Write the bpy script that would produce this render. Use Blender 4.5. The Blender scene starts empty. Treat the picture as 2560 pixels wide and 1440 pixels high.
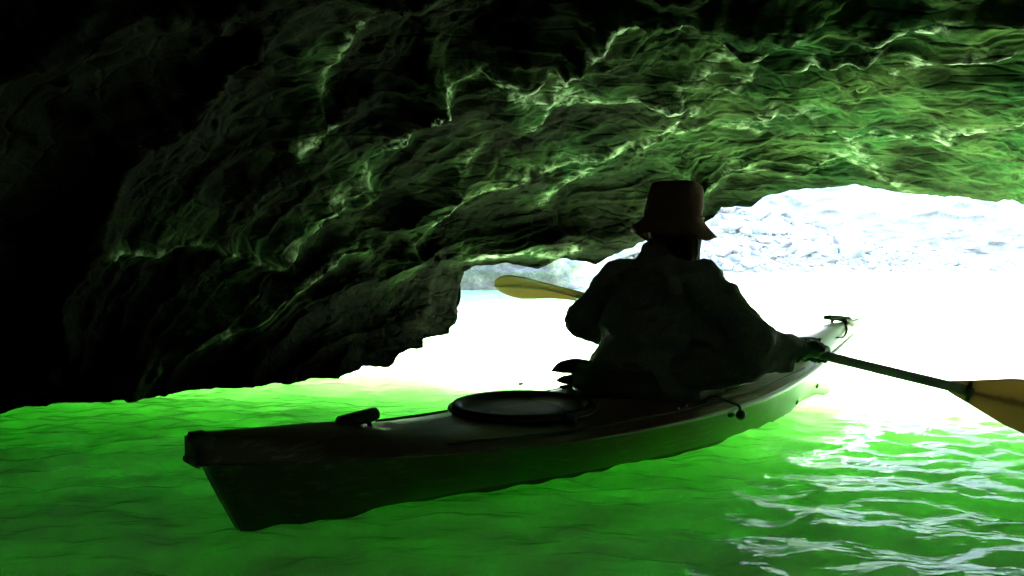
import bpy, bmesh, math, random
import numpy as np
from mathutils import Vector, Matrix
R = math.radians
random.seed(7)
sc = bpy.context.scene
COL = sc.collection

# ------------------------------------------------------------------ camera, sky, sun, exposure
F_PX, CX, CY = 1990.0, 1280.0, 720.0          # focal length and centre, in pixels of a 2560 wide frame
CAM_H, PITCH = 0.68, math.atan(80 / 1990.0)   # camera height over the water, tilt below the horizon
cam_d = bpy.data.cameras.new('camera')
cam_d.sensor_width = 36.0
cam_d.lens = 36.0 * F_PX / 2560.0
cam_d.clip_start, cam_d.clip_end = 0.05, 600
cam = bpy.data.objects.new('camera', cam_d)
COL.objects.link(cam)
cam.location = (0, 0, CAM_H)
cam.rotation_euler = (R(90) - PITCH, 0, 0)
sc.camera = cam

SUN_EL, SUN_AZ = 33.0, 5.0                    # azimuth clockwise from +Y (the way the camera looks)
world = bpy.data.worlds.new('World')
sc.world = world
world.use_nodes = True
wn = world.node_tree
wn.nodes.clear()
sky = wn.nodes.new('ShaderNodeTexSky')
sky.sky_type = 'NISHITA'
sky.sun_disc = False
sky.sun_elevation = R(SUN_EL)
sky.sun_rotation = R(SUN_AZ)
bg = wn.nodes.new('ShaderNodeBackground')
bg.inputs['Strength'].default_value = 0.12
wo = wn.nodes.new('ShaderNodeOutputWorld')
wn.links.new(sky.outputs[0], bg.inputs[0])
wn.links.new(bg.outputs[0], wo.inputs[0])
sun_d = bpy.data.lights.new('sun', 'SUN')
sun_d.energy = 5.0
sun_d.angle = R(0.5)
sun_d.color = (1.0, 0.95, 0.87)
sun = bpy.data.objects.new('sun', sun_d)
COL.objects.link(sun)
sd = Vector((math.sin(R(SUN_AZ)) * math.cos(R(SUN_EL)), math.cos(R(SUN_AZ)) * math.cos(R(SUN_EL)), math.sin(R(SUN_EL))))
sun.rotation_euler = sd.to_track_quat('Z', 'Y').to_euler()
sun.location = sd * 60
sc.view_settings.view_transform = 'Standard'
sc.view_settings.look = 'None'
sc.view_settings.gamma = 1.0
sc.view_settings.use_curve_mapping = False
sc.view_settings.exposure = 5.25
sc.render.engine = 'CYCLES'
sc.cycles.use_denoising = True
sc.cycles.max_bounces = 10
sc.cycles.diffuse_bounces = 5
sc.cycles.glossy_bounces = 4
sc.cycles.caustics_reflective = False
sc.cycles.caustics_refractive = False

# ------------------------------------------------------------------ helpers
def at(px, py, d):
    """the place at depth d (metres along +Y) that the photograph shows at pixel px, py"""
    # pixel ray in camera axes, then tilted down by PITCH
    rx, ry, rz = (px - CX) / F_PX, 1.0, -(py - CY) / F_PX
    c, s = math.cos(PITCH), math.sin(PITCH)
    y2, z2 = ry * c + rz * s, -ry * s + rz * c
    k = d / y2
    return np.array((rx * k, d, CAM_H + z2 * k))

def project(P):
    c, s = math.cos(PITCH), math.sin(PITCH)
    x, y, z = P[..., 0], P[..., 1], P[..., 2] - CAM_H
    yc = y * c - z * s
    zc = y * s + z * c
    yc = np.where(yc < 0.05, 0.05, yc)
    return CX + F_PX * x / yc, CY - F_PX * zc / yc

_rs = np.random.RandomState(11)
_perm = np.tile(_rs.permutation(256), 2)
_grad = _rs.normal(size=(256, 3))
_grad /= np.linalg.norm(_grad, axis=1)[:, None]
def pnoise(P):
    Pi = np.floor(P).astype(np.int64)
    f = P - Pi
    w = f * f * f * (f * (f * 6 - 15) + 10)
    out = 0
    for dx in (0, 1):
        wx = w[..., 0] if dx else 1 - w[..., 0]
        hx = _perm[(Pi[..., 0] + dx) & 255]
        for dy in (0, 1):
            wy = w[..., 1] if dy else 1 - w[..., 1]
            hy = _perm[(hx + Pi[..., 1] + dy) & 255]
            for dz in (0, 1):
                wz = w[..., 2] if dz else 1 - w[..., 2]
                g = _grad[_perm[(hy + Pi[..., 2] + dz) & 255]]
                dot = g[..., 0] * (f[..., 0] - dx) + g[..., 1] * (f[..., 1] - dy) + g[..., 2] * (f[..., 2] - dz)
                out = out + wx * wy * wz * dot
    return out * 1.5
def fbm(P, octv=4, lac=2.03, gain=0.5):
    o, a = 0, 1.0
    for i in range(octv):
        o = o + a * pnoise(P * (lac ** i) + 17.3 * i)
        a *= gain
    return o
def ridged(P, octv=4, lac=2.1, gain=0.5):
    o, a, wgt = 0, 1.0, 1.0
    for i in range(octv):
        n = 1 - np.abs(pnoise(P * (lac ** i) + 31.7 * i)) * 1.6
        n = np.clip(n, 0, 1) ** 2
        o = o + a * n * wgt
        wgt = np.clip(n * 1.4, 0, 1)
        a *= gain
    return o
def sstep(a, b, x):
    t = np.clip((x - a) / (b - a), 0, 1)
    return t * t * (3 - 2 * t)

def link_mesh(name, verts, faces, mat=None, parent=None, smooth=True):
    me = bpy.data.meshes.new(name)
    me.from_pydata([tuple(v) for v in verts], [], [tuple(f) for f in faces])
    me.update()
    return link_data(name, me, mat, parent, smooth)
def link_data(name, me, mat=None, parent=None, smooth=True):
    o = bpy.data.objects.new(name, me)
    COL.objects.link(o)
    if mat: me.materials.append(mat)
    if parent: o.parent = parent
    if smooth: me.polygons.foreach_set('use_smooth', [True] * len(me.polygons))
    return o
def grid_mesh(name, P, mat, parent=None, smooth=True, flip=False, closed_u=False):
    """P: (rows, cols, 3)"""
    r, c = P.shape[:2]
    idx = np.arange(r * c).reshape(r, c)
    if closed_u: idx = np.concatenate([idx, idx[:, :1]], 1)
    q = np.stack([idx[:-1, :-1], idx[:-1, 1:], idx[1:, 1:], idx[1:, :-1]], -1).reshape(-1, 4)
    if flip: q = q[:, ::-1]
    me = bpy.data.meshes.new(name)
    nv, nf = r * c, len(q)
    me.vertices.add(nv); me.vertices.foreach_set('co', P.reshape(-1).astype(np.float32))
    me.loops.add(nf * 4); me.loops.foreach_set('vertex_index', q.reshape(-1).astype(np.int32))
    me.polygons.add(nf)
    me.polygons.foreach_set('loop_start', (np.arange(nf) * 4).astype(np.int32))
    me.polygons.foreach_set('loop_total', np.full(nf, 4, dtype=np.int32))
    me.update(calc_edges=True); me.validate()
    return link_data(name, me, mat, parent, smooth)
def bm_obj(name, bm, mat, parent=None, smooth=True):
    me = bpy.data.meshes.new(name)
    bm.normal_update(); bm.to_mesh(me); bm.free()
    return link_data(name, me, mat, parent, smooth)
def tag(o, label=None, cat=None, group=None, kind=None):
    if label: o['label'] = label
    if cat: o['category'] = cat
    if group: o['group'] = group
    if kind: o['kind'] = kind
    return o
def empty(name, loc=(0, 0, 0), rz=0):
    o = bpy.data.objects.new(name, None)
    COL.objects.link(o); o.location = loc; o.rotation_euler = (0, 0, rz)
    o.empty_display_size = 0.1
    return o
def tube_bm(bm, pts, rad, n=10, caps=True):
    """tube along pts; rad a number or one per point"""
    pts = [Vector(p) for p in pts]
    if not hasattr(rad, '__len__'): rad = [rad] * len(pts)
    rings, up = [], None
    for i, p in enumerate(pts):
        t = (pts[min(i + 1, len(pts) - 1)] - pts[max(i - 1, 0)]).normalized()
        if up is None:
            up = t.orthogonal().normalized()
        else:
            up = (up - t * up.dot(t)).normalized()
        s = t.cross(up)
        rings.append([bm.verts.new(p + (up * math.cos(a) + s * math.sin(a)) * rad[i])
                      for a in (2 * math.pi * k / n for k in range(n))])
    for a, b in zip(rings, rings[1:]):
        for k in range(n):
            bm.faces.new((a[k], a[(k + 1) % n], b[(k + 1) % n], b[k]))
    if caps:
        bm.faces.new(rings[0][::-1]); bm.faces.new(rings[-1])
def ball_bm(bm, c, r, sub=2, scale=(1, 1, 1), rot=None):
    m = Matrix.Translation(Vector(c)) @ (rot.to_4x4() if rot else Matrix()) @ Matrix.Diagonal((scale[0], scale[1], scale[2], 1))
    return bmesh.ops.create_icosphere(bm, subdivisions=sub, radius=r, matrix=m)
def smooth_pts(pts, n=6):
    P = np.array(pts, float)
    Q = np.vstack([2 * P[0] - P[1], P, 2 * P[-1] - P[-2]])
    out = []
    for i in range(len(P) - 1):
        p0, p1, p2, p3 = Q[i:i + 4]
        for t in np.linspace(0, 1, n, endpoint=False):
            out.append(.5 * (2 * p1 + (p2 - p0) * t + (2 * p0 - 5 * p1 + 4 * p2 - p3) * t * t + (3 * p1 - p0 - 3 * p2 + p3) * t ** 3))
    out.append(P[-1])
    return np.array(out)

# ------------------------------------------------------------------ materials
class NT:
    def __init__(self, name):
        self.m = bpy.data.materials.new(name); self.m.use_nodes = True
        self.t = self.m.node_tree; self.b = self.t.nodes['Principled BSDF']
    def n(self, typ, **kw):
        nd = self.t.nodes.new(typ)
        for k, v in kw.items():
            if k in nd.inputs: nd.inputs[k].default_value = v
            else: setattr(nd, k, v)
        return nd
    def l(self, a, b): self.t.links.new(a, b)
    def ramp(self, fac, stops, interp='LINEAR'):
        r = self.n('ShaderNodeValToRGB'); cr = r.color_ramp; cr.interpolation = interp
        while len(cr.elements) < len(stops): cr.elements.new(0.5)
        for e, (p, c) in zip(cr.elements, stops):
            e.position = p; e.color = (c[0], c[1], c[2], 1) if hasattr(c, '__len__') else (c, c, c, 1)
        self.l(fac, r.inputs[0]); return r.outputs[0]
    def noise(self, scale, detail=5, rough=.55, dist=0, stretch=None, rot=(0, 0, 0)):
        tc = self.n('ShaderNodeTexCoord'); mp = self.n('ShaderNodeMapping')
        self.l(tc.outputs['Object'], mp.inputs[0])
        if stretch: mp.inputs['Scale'].default_value = stretch
        mp.inputs['Rotation'].default_value = rot
        nz = self.n('ShaderNodeTexNoise', Scale=scale, Detail=detail, Roughness=rough, Distortion=dist)
        self.l(mp.outputs[0], nz.inputs[0]); return nz.outputs[0]
    def mix(self, fac, a, b, typ='MIX'):
        m = self.n('ShaderNodeMix', data_type='RGBA', blend_type=typ)
        for s, v in ((m.inputs[0], fac), (m.inputs[6], a), (m.inputs[7], b)):
            if hasattr(v, 'type') and hasattr(v, 'node'): self.l(v, s)
            elif hasattr(v, '__len__'): s.default_value = (v[0], v[1], v[2], 1)
            else: s.default_value = v
        return m.outputs[2]
    def bump(self, h, strength=.3, dist=.02, prev=None):
        b = self.n('ShaderNodeBump', Strength=strength, Distance=dist)
        self.l(h, b.inputs['Height'])
        if prev is not None: self.l(prev, b.inputs['Normal'])
        return b.outputs[0]
    def set(self, **kw):
        for k, v in kw.items():
            k = k.replace('_', ' ')
            s = self.b.inputs[k]
            if hasattr(v, 'type') and hasattr(v, 'node'): self.l(v, s)
            elif hasattr(v, '__len__') and len(v) == 3 and s.type == 'RGBA': s.default_value = (*v, 1)
            else: s.default_value = v
        return self
def simple(name, col, rough=.5, var=.15, scale=20, bump=.0, **kw):
    t = NT(name)
    nz = t.noise(scale)
    c = t.ramp(nz, [(.3, [x * (1 - var) for x in col]), (.7, [x * (1 + var) for x in col])])
    t.set(Base_Color=c, Roughness=rough, **kw)
    if bump: t.set(Normal=t.bump(nz, bump, .01))
    return t.m

def rock_cave():
    t = NT('wet_cave_rock')
    big = t.noise(1.6, 6, .6, .6)
    fine = t.noise(14, 8, .65, .4)
    streak = t.noise(5, 6, .6, 1.2, stretch=(.35, 1.4, 1.6), rot=(.2, .3, .6))
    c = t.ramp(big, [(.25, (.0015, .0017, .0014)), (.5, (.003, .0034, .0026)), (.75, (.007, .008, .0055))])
    c = t.mix(t.ramp(streak, [(.5, 0), (.72, 1)]), c, (.008, .009, .006))
    c = t.mix(t.ramp(fine, [(.35, .75), (.6, 0)]), c, (.005, .0045, .004))
    cr = t.n('ShaderNodeAttribute', attribute_name='lit_crest')
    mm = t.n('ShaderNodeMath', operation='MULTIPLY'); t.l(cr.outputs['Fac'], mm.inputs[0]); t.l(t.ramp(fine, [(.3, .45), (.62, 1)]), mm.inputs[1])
    fm = t.n('ShaderNodeAttribute', attribute_name='green_bounce')
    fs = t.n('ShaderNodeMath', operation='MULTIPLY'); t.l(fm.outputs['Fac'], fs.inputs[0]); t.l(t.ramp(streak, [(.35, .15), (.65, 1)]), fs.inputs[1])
    c = t.mix(fs.outputs[0], c, t.mix(t.ramp(big, [(.35, 0), (.65, 1)]), (.014, .050, .015), (.036, .060, .019)))  # green light bounced off the water, painted into the rock
    c = t.mix(t.ramp(mm.outputs[0], [(.15, 0), (.9, 1)]), c, t.mix(big, (.085, .10, .036), (.055, .080, .042)))  # paler crests: caught light put into the rock colour
    ca_ = t.n('ShaderNodeAttribute', attribute_name='lit_line')
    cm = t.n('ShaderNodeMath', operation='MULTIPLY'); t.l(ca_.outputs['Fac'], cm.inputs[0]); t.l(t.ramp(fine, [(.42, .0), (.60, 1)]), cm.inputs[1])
    c = t.mix(cm.outputs[0], c, t.mix(streak, (.045, .08, .022), (.085, .115, .062)))  # lit ridge lines painted paler and greener
    t.set(Base_Color=c, Roughness=t.ramp(fine, [(.3, .5), (.7, .8)]), Specular_IOR_Level=t.ramp(cm.outputs[0], [(.1, .0), (.8, .4)]))
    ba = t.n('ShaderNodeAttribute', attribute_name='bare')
    c = t.mix(ba.outputs['Fac'], c, t.mix(fine, (.20, .195, .18), (.12, .115, .105)))  # unseen rock made pale, added as bounce fill
    t.set(Base_Color=c)
    vor = t.n('ShaderNodeTexVoronoi', feature='DISTANCE_TO_EDGE', Scale=7.0)
    tc = t.n('ShaderNodeTexCoord'); mp = t.n('ShaderNodeMapping'); mp.inputs['Scale'].default_value = (.5, 1.2, 1.7); mp.inputs['Rotation'].default_value = (.2, .5, .4)
    wv = t.n('ShaderNodeVectorMath', operation='ADD'); nc = t.n('ShaderNodeTexNoise', Scale=3.0, Detail=4)
    t.l(tc.outputs['Object'], wv.inputs[0]); t.l(nc.outputs['Color'], wv.inputs[1]); t.l(wv.outputs[0], mp.inputs[0]); t.l(mp.outputs[0], vor.inputs['Vector'])
    n1 = t.bump(streak, .5, .05)
    n2 = t.bump(t.ramp(vor.outputs['Distance'], [(0, 0), (.10, 1)]), .38, .03, n1)
    n3 = t.bump(fine, .6, .02, n2)
    t.set(Normal=t.bump(t.noise(55, 4, .7), .5, .006, n3))
    return t.m
def rock_dry(name, cols, sc_=1.0, bumpd=.08):
    t = NT(name)
    big = t.noise(.5 * sc_, 6, .6, .5)
    fine = t.noise(6 * sc_, 8, .65)
    c = t.ramp(big, [(.3, cols[0]), (.5, cols[1]), (.7, cols[2])])
    c = t.mix(t.ramp(fine, [(.3, .6), (.55, 0)]), c, [x * .55 for x in cols[0]])
    t.set(Base_Color=c, Roughness=.9)
    t.set(Normal=t.bump(fine, .5, bumpd))
    return t.m
def water_mat():
    t = NT('green_lake_water')
    r1 = t.noise(2.2, 4, .5, .3, stretch=(.75, 1.5, 1), rot=(0, 0, -.2))
    r2 = t.noise(9, 3, .5, .2, stretch=(.8, 1.6, 1), rot=(0, 0, .15))
    n = t.bump(r2, .55, .02, t.bump(r1, .4, .06))
    cl = t.noise(3.4, 4, .55, .8, stretch=(1.0, 1.5, 1), rot=(0, 0, -.25))       # blotches of refracted light painted into the water colour
    t.set(Base_Color=t.ramp(cl, [(.36, (.42, .68, .37)), (.62, (.52, .79, .46))]), Roughness=.04, IOR=1.33, Specular_IOR_Level=.5)
    t.set(Subsurface_Weight=.8, Subsurface_Scale=1.0, Normal=n)
    t.b.subsurface_method = 'RANDOM_WALK'
    t.b.inputs['Subsurface Radius'].default_value = (2.5, 2.95, 2.3)
    return t.m
M_CAVE = rock_cave()
M_WATER = water_mat()
M_CLIFF = rock_dry('pale_canyon_rock', [(.25, .233, .213), (.32, .295, .265), (.38, .35, .315)])
M_CLIFF2 = rock_dry('grey_canyon_rock', [(.07, .075, .08), (.19, .19, .195), (.42, .41, .40)], 3.2)
M_BOULDER = [rock_dry('pale_boulder_%s' % n, c, 1.5, .05) for n, c in
             (('tan', [(.26, .24, .22), (.36, .335, .31), (.42, .39, .36)]),
              ('grey', [(.20, .205, .21), (.30, .30, .30), (.38, .37, .365)]),
              ('pinkish', [(.24, .20, .19), (.34, .29, .275), (.40, .35, .33)]))]

# ------------------------------------------------------------------ the water
def axis(segs):
    out = []
    for a, b, n in segs: out += list(np.linspace(a, b, n, endpoint=False))
    out.append(segs[-1][1]); return np.array(out)
xs = axis([(-120, -20, 10), (-20, -5, 15), (-5, -2.2, 40), (-2.2, 3.2, 260), (3.2, 6.5, 70), (6.5, 20, 20), (20, 120, 14)])
ys = axis([(-60, -6, 8), (-6, .6, 40), (.6, 1.4, 24), (1.4, 4.6, 210), (4.6, 9, 120), (9, 20, 50), (20, 50, 30), (50, 140, 8)])
X, Y = np.meshgrid(xs, ys)
W = np.stack([X, Y, np.zeros_like(X)], -1)
near = (1 - sstep(7, 14, Y)) * sstep(-1, 1.2, Y) * sstep(-5, -2.5, X) * (1 - sstep(4.5, 7, X))
def ripple(x, y):
    wx, wy = x + .10 * pnoise(np.stack([x * 1.3, y * 1.3, 0 * x], -1)), y + .12 * pnoise(np.stack([x * 1.1 + 9, y * 1.1, 0 * x], -1))
    a = pnoise(np.stack([wx * 3.2 - wy * .5, wy * 5.6 + wx * .6, 0 * x + 3], -1)) * .018
    b = pnoise(np.stack([wx * 8.0 + wy, wy * 10.5, 0 * x + 7], -1)) * .0145 + pnoise(np.stack([wx * 15 - wy * 3, wy * 20, 0 * x + 13], -1)) * .0046
    c = pnoise(np.stack([wx * .9, wy * 1.7, 0 * x + 1], -1)) * .016
    return a + b + c
W[..., 2] = ripple(X, Y) * near
rows, cols = X.shape
water = grid_mesh('lake_water', W, M_WATER)
bm = bmesh.new(); bm.from_mesh(water.data)
edge = [e for e in bm.edges if e.is_boundary]
ret = bmesh.ops.extrude_edge_only(bm, edges=edge)
nv = [v for v in ret['geom'] if isinstance(v, bmesh.types.BMVert)]
for v in nv: v.co.z = -6
bmesh.ops.holes_fill(bm, edges=[e for e in bm.edges if e.is_boundary], sides=0)
bmesh.ops.recalc_face_normals(bm, faces=bm.faces)
bm.to_mesh(water.data); bm.free()
water.data.polygons.foreach_set('use_smooth', [True] * len(water.data.polygons))
tag(water, kind='structure')

# ------------------------------------------------------------------ the cave
def world_pt(p):
    """(px, py, depth, 'p') is a pixel; (x, y, z) is a place"""
    return at(*p[:3]) if len(p) == 4 else np.array(p, float)
def ring(pts, N):
    u = np.array([q[0] for q in pts]); P = np.array([world_pt(q[1]) for q in pts])
    uu = np.linspace(0, 1, N)
    return np.stack([np.interp(uu, u, P[:, k]) for k in range(3)], -1)
NU = 760
lip = [(0, (-.95, 4.36, -.6)), (.02, (850, 952, 4.36, 'p')), (.04, (851, 920, 4.40, 'p')), (.06, (905, 916, 4.60, 'p')),
       (.09, (975, 919, 4.70, 'p')), (.10, (985, 905, 4.72, 'p')), (.12, (1000, 882, 4.75, 'p')), (.13, (1030, 872, 4.80, 'p')),
       (.15, (1056, 869, 4.85, 'p')), (.16, (1059, 848, 4.9, 'p')), (.19, (1120, 836, 5.0, 'p')), (.21, (1140, 800, 5.1, 'p')),
       (.22, (1136, 765, 5.15, 'p')), (.24, (1148, 715, 5.2, 'p')), (.25, (1146, 690, 5.2, 'p')), (.27, (1180, 667, 5.25, 'p')),
       (.30, (1270, 660, 5.3, 'p')), (.33, (1345, 669, 5.35, 'p')), (.355, (1400, 646, 5.4, 'p')), (.39, (1490, 662, 5.45, 'p')),
       (.42, (1560, 625, 5.5, 'p')), (.46, (1660, 585, 5.5, 'p')), (.50, (1760, 560, 5.5, 'p')), (.515, (1784, 547, 5.5, 'p')),
       (.525, (1802, 516, 5.5, 'p')), (.55, (1880, 518, 5.5, 'p')), (.57, (1930, 482, 5.5, 'p')), (.60, (2010, 474, 5.5, 'p')),
       (.63, (2080, 470, 5.5, 'p')), (.65, (2130, 460, 5.5, 'p')), (.68, (2230, 476, 5.5, 'p')), (.71, (2300, 488, 5.5, 'p')),
       (.74, (2400, 492, 5.5, 'p')), (.77, (2490, 506, 5.5, 'p')), (.79, (2545, 496, 5.45, 'p')), (.80, (2575, 520, 5.4, 'p')),
       (.85, (4.1, 5.1, 1.0)), (.92, (4.8, 4.6, .7)), (1.0, (5.2, 4.2, -.6))]
r1 = [(0, (-1.58, 4.04, -.6)), (.05, (500, 962, 4.0, 'p')), (.1, (560, 850, 4.15, 'p')), (.2, (760, 640, 4.5, 'p')),
      (.3, (1000, 480, 4.8, 'p')), (.4, (1300, 400, 5.0, 'p')), (.5, (1600, 340, 5.05, 'p')), (.6, (1950, 300, 5.0, 'p')),
      (.7, (2250, 290, 4.8, 'p')), (.8, (2620, 330, 4.5, 'p')), (.9, (4.5, 3.7, 1.15)), (1, (5.7, 3.0, -.6))]
r2 = [(0, (-2.29, 3.56, -.6)), (.05, (0, 985, 3.5, 'p')), (.12, (120, 760, 3.35, 'p')), (.22, (350, 480, 3.4, 'p')),
      (.32, (640, 230, 3.5, 'p')), (.42, (1000, 80, 3.6, 'p')), (.5, (1300, 10, 3.6, 'p')), (.6, (1750, 0, 3.6, 'p')),
      (.7, (2150, 30, 3.6, 'p')), (.8, (2750, 100, 3.5, 'p')), (.9, (4.9, 2.9, 1.35)), (1, (6.5, 1.5, -.6))]
r3 = [(0, (-2.9, 2.4, -.6)), (.1, (-2.8, 2.3, .5)), (.25, (-2.2, 2.3, 1.5)), (.4, (-1, 2.4, 2.0)), (.55, (.5, 2.4, 2.1)),
      (.7, (2, 2.4, 2.1)), (.8, (3.3, 2.3, 1.85)), (.9, (4.9, 1.8, 1.3)), (1, (6.3, .5, -.6))]
r4 = [(0, (-3.1, .6, -.6)), (.1, (-3, .5, .6)), (.25, (-2.3, .5, 1.7)), (.4, (-1, .5, 2.1)), (.55, (.5, .5, 2.2)),
      (.7, (2, .5, 2.1)), (.8, (3.3, .3, 1.8)), (.9, (4.6, 0, 1.2)), (1, (5.8, -.6, -.6))]
r5 = [(0, (-2.6, -2, -.6)), (.1, (-2.5, -2, .5)), (.25, (-1.9, -2, 1.4)), (.4, (-.8, -2, 1.8)), (.55, (.5, -2, 1.9)),
      (.7, (1.7, -2, 1.8)), (.8, (2.8, -2.1, 1.5)), (.9, (3.8, -2.2, 1.0)), (1, (4.6, -2.4, -.6))]
r6 = [(0, (-1.2, -3.9, -.6)), (.25, (-.9, -4, .6)), (.55, (.6, -4.1, .9)), (.8, (1.8, -4, .6)), (1, (2.4, -3.9, -.6))]
r7 = [(0, (.3, -4.6, -.6)), (.5, (.5, -4.7, -.3)), (1, (.8, -4.6, -.6))]
L0 = ring(lip, NU)
o1 = L0 + np.array((.05, .35, .22)); o2 = L0 + np.array((.15, .75, 1.3)); o3 = L0 + np.array((.3, 1.2, 4.0)); o4 = L0 + np.array((.5, 2.4, 9.0)); o5 = L0 + np.array((.5, -8, 12.0)); o6 = L0 + np.array((.5, -22, 9.0))
# the outer face also turns away sideways at the two ends of the mouth
uu = np.linspace(0, 1, NU)
for o, k in ((o1, .3), (o2, 2.5), (o3, 9), (o4, 26), (o5, 30), (o6, 30)):
    o[:, 0] += k * (sstep(.72, 1, uu) - (1 - sstep(.0, .3, uu))) * .8
rings = [o6, o5, o4, o3, o2, o1, L0] + [ring(q, NU) for q in (r1, r2, r3, r4, r5, r6, r7)]
nrow = [6, 6, 8, 10, 14, 16, 190, 170, 60, 34, 24, 16, 10]
Pg = []
for i, n in enumerate(nrow):
    a, b = rings[i], rings[i + 1]
    p0 = rings[i - 1] if i > 0 else 2 * a - b
    p3 = rings[i + 2] if i + 2 < len(rings) else 2 * b - a
    if i <= 5: p3 = 2 * b - a                     # the lip is a crease: no overshoot into the opening
    if i == 6: p0 = 2 * a - b
    for t in np.linspace(0, 1, n, endpoint=False):
        Pg.append(.5 * (2 * a + (b - p0) * t + (2 * p0 - 5 * a + 4 * b - p3) * t * t + (3 * a - p0 - 3 * b + p3) * t ** 3))
Pg.append(rings[-1])
Pg = np.array(Pg)
n_out = sum(nrow[:6])
# smooth the kinks between columns inside the cave, not at the lip
vdist = np.abs(np.arange(len(Pg)) - n_out)
S = Pg.copy()
for k in range(60):
    S[:, 1:-1] = .25 * S[:, :-2] + .5 * S[:, 1:-1] + .25 * S[:, 2:]
wgt = sstep(0, 60, vdist)[:, None, None]
Pg = Pg * (1 - wgt) + S * wgt
def grid_normals(P):
    du = np.gradient(P, axis=1); dv = np.gradient(P, axis=0)
    n = np.cross(du, dv); return n / (np.linalg.norm(n, axis=-1, keepdims=True) + 1e-9)
Nn = grid_normals(Pg)
# into the cave is the positive side
if (Nn[n_out + 200, NU // 2] @ (np.array((0.4, 2.5, .3)) - Pg[n_out + 200, NU // 2])) < 0: Nn = -Nn
# layered rock: folds drawn out along the bedding, which runs round the mouth of the cave
warp = np.stack([fbm(Pg * .8 + 5, 3), fbm(Pg * .8 + 25, 3), fbm(Pg * .8 + 45, 3)], -1)
Q = Pg + .30 * warp
arc_v = np.r_[0, np.cumsum(np.median(np.linalg.norm(np.diff(Pg, axis=0), axis=-1), axis=1))]
A_, B_ = np.meshgrid(uu * 8.0, arc_v)
Bd = np.stack([A_ * .62 + .45 * warp[..., 0], B_ * 2.2 + .55 * warp[..., 1], Q[..., 2] * .5], -1)
leftness = 1 - sstep(.30, .62, np.broadcast_to(uu, A_.shape))
rightness = sstep(.56, .76, np.broadcast_to(uu, A_.shape))
h = ((.16 - .08 * rightness) * fbm(Q * .75, 2) + (.15 - .10 * rightness) * (ridged(Bd * .55 + 3, 2) - .7) + (.075 - .045 * leftness - .030 * rightness) * (ridged(Bd * 1.25 + 9, 3) - .7)
     + (.026 - .014 * leftness - .008 * rightness) * (ridged(np.stack([Bd[..., 0] * 2.6, Bd[..., 1] * 3.4, Bd[..., 2] * 2], -1) + 5, 4) - .6) + .010 * fbm(Q * 7, 4))
inner = .3 * sstep(0, 8, np.arange(len(Pg)) - n_out) + .7 * sstep(0, 60, np.arange(len(Pg)) - n_out)
lipfade = np.where(np.arange(len(Pg)) < n_out, .35 * sstep(0, 14, n_out - np.arange(len(Pg))), inner)[:, None]
h = h * lipfade + .022 * fbm(Q * 8, 4) * np.maximum(lipfade, .7)
# named ridges and ledges of this cave
PXX, PYY = project(Pg)
okp = (Pg[..., 1] > 1.0)
def seg_dist(px, py, poly):
    best = np.full(px.shape, 1e9); side = np.zeros(px.shape)
    for (x0, y0), (x1, y1) in zip(poly, poly[1:]):
        dx, dy = x1 - x0, y1 - y0
        L2 = dx * dx + dy * dy
        t = np.clip(((px - x0) * dx + (py - y0) * dy) / L2, 0, 1)
        ex, ey = px - (x0 + t * dx), py - (y0 + t * dy)
        d = np.hypot(ex, ey); s = (dx * (py - y0) - dy * (px - x0)) / math.sqrt(L2)
        m = d < best
        best = np.where(m, d, best); side = np.where(m, np.sign(s), side)
    return best, side
RIDGES = [  # polyline on the rock, height, width on one side, width on the other
    ([(330, 990), (400, 900), (520, 850), (640, 790), (740, 720), (830, 655), (900, 610)], .15, 26, 90),
    ([(450, 830), (540, 770), (600, 720)], .07, 20, 60),
    ([(640, 645), (720, 610), (790, 530), (860, 450), (935, 375), (1000, 330), (1040, 270), (1075, 200)], .13, 20, 90),
    ([(1075, 200), (1110, 165), (1200, 140), (1320, 120), (1420, 75), (1490, 40), (1540, 5), (1700, 10), (1850, 30), (2000, 5)], .14, 26, 110),
    ([(820, 250), (830, 170), (880, 90), (940, 10)], .07, 16, 60),
    ([(740, 380), (790, 335), (830, 320)], .07, 22, 50),
    ([(1320, 290), (1360, 240), (1410, 190)], .08, 18, 60),
    ([(1010, 660), (1030, 590), (1100, 500), (1150, 400), (1190, 365)], .08, 24, 70),
    ([(1060, 540), (1150, 470), (1260, 420), (1330, 400), (1430, 370), (1560, 330), (1680, 280), (1800, 200), (1880, 165)], .09, 26, 90),
    ([(1360, 520), (1440, 420), (1520, 350), (1640, 320), (1820, 300), (1900, 290)], .07, 22, 80),
    ([(1290, 230), (1440, 225), (1560, 215), (1700, 180), (1900, 130), (2120, 95), (2400, 30)], .07, 40, 120),
    ([(1900, 240), (2060, 255), (2180, 290), (2380, 295), (2560, 285)], .10, 30, 110),
    ([(2240, 130), (2400, 120), (2560, 105)], .06, 24, 90),
    ([(1770, 470), (1860, 430), (1960, 440), (2060, 420), (2120, 410), (2200, 440)], .06, 22, 60),
    ([(2110, 330), (2140, 390), (2200, 430), (2260, 470)], .05, 30, 70),
    ([(1170, 650), (1220, 635), (1290, 628), (1370, 640), (1440, 625)], .05, 16, 50),
    ([(300, 660), (400, 655), (445, 625), (520, 610), (640, 645)], .07, 18, 60),
]
line = np.zeros(Pg.shape[:2]); ridge_glow = np.zeros(Pg.shape[:2])
wob = 14 * fbm(Pg * 5 + 2, 3)
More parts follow.
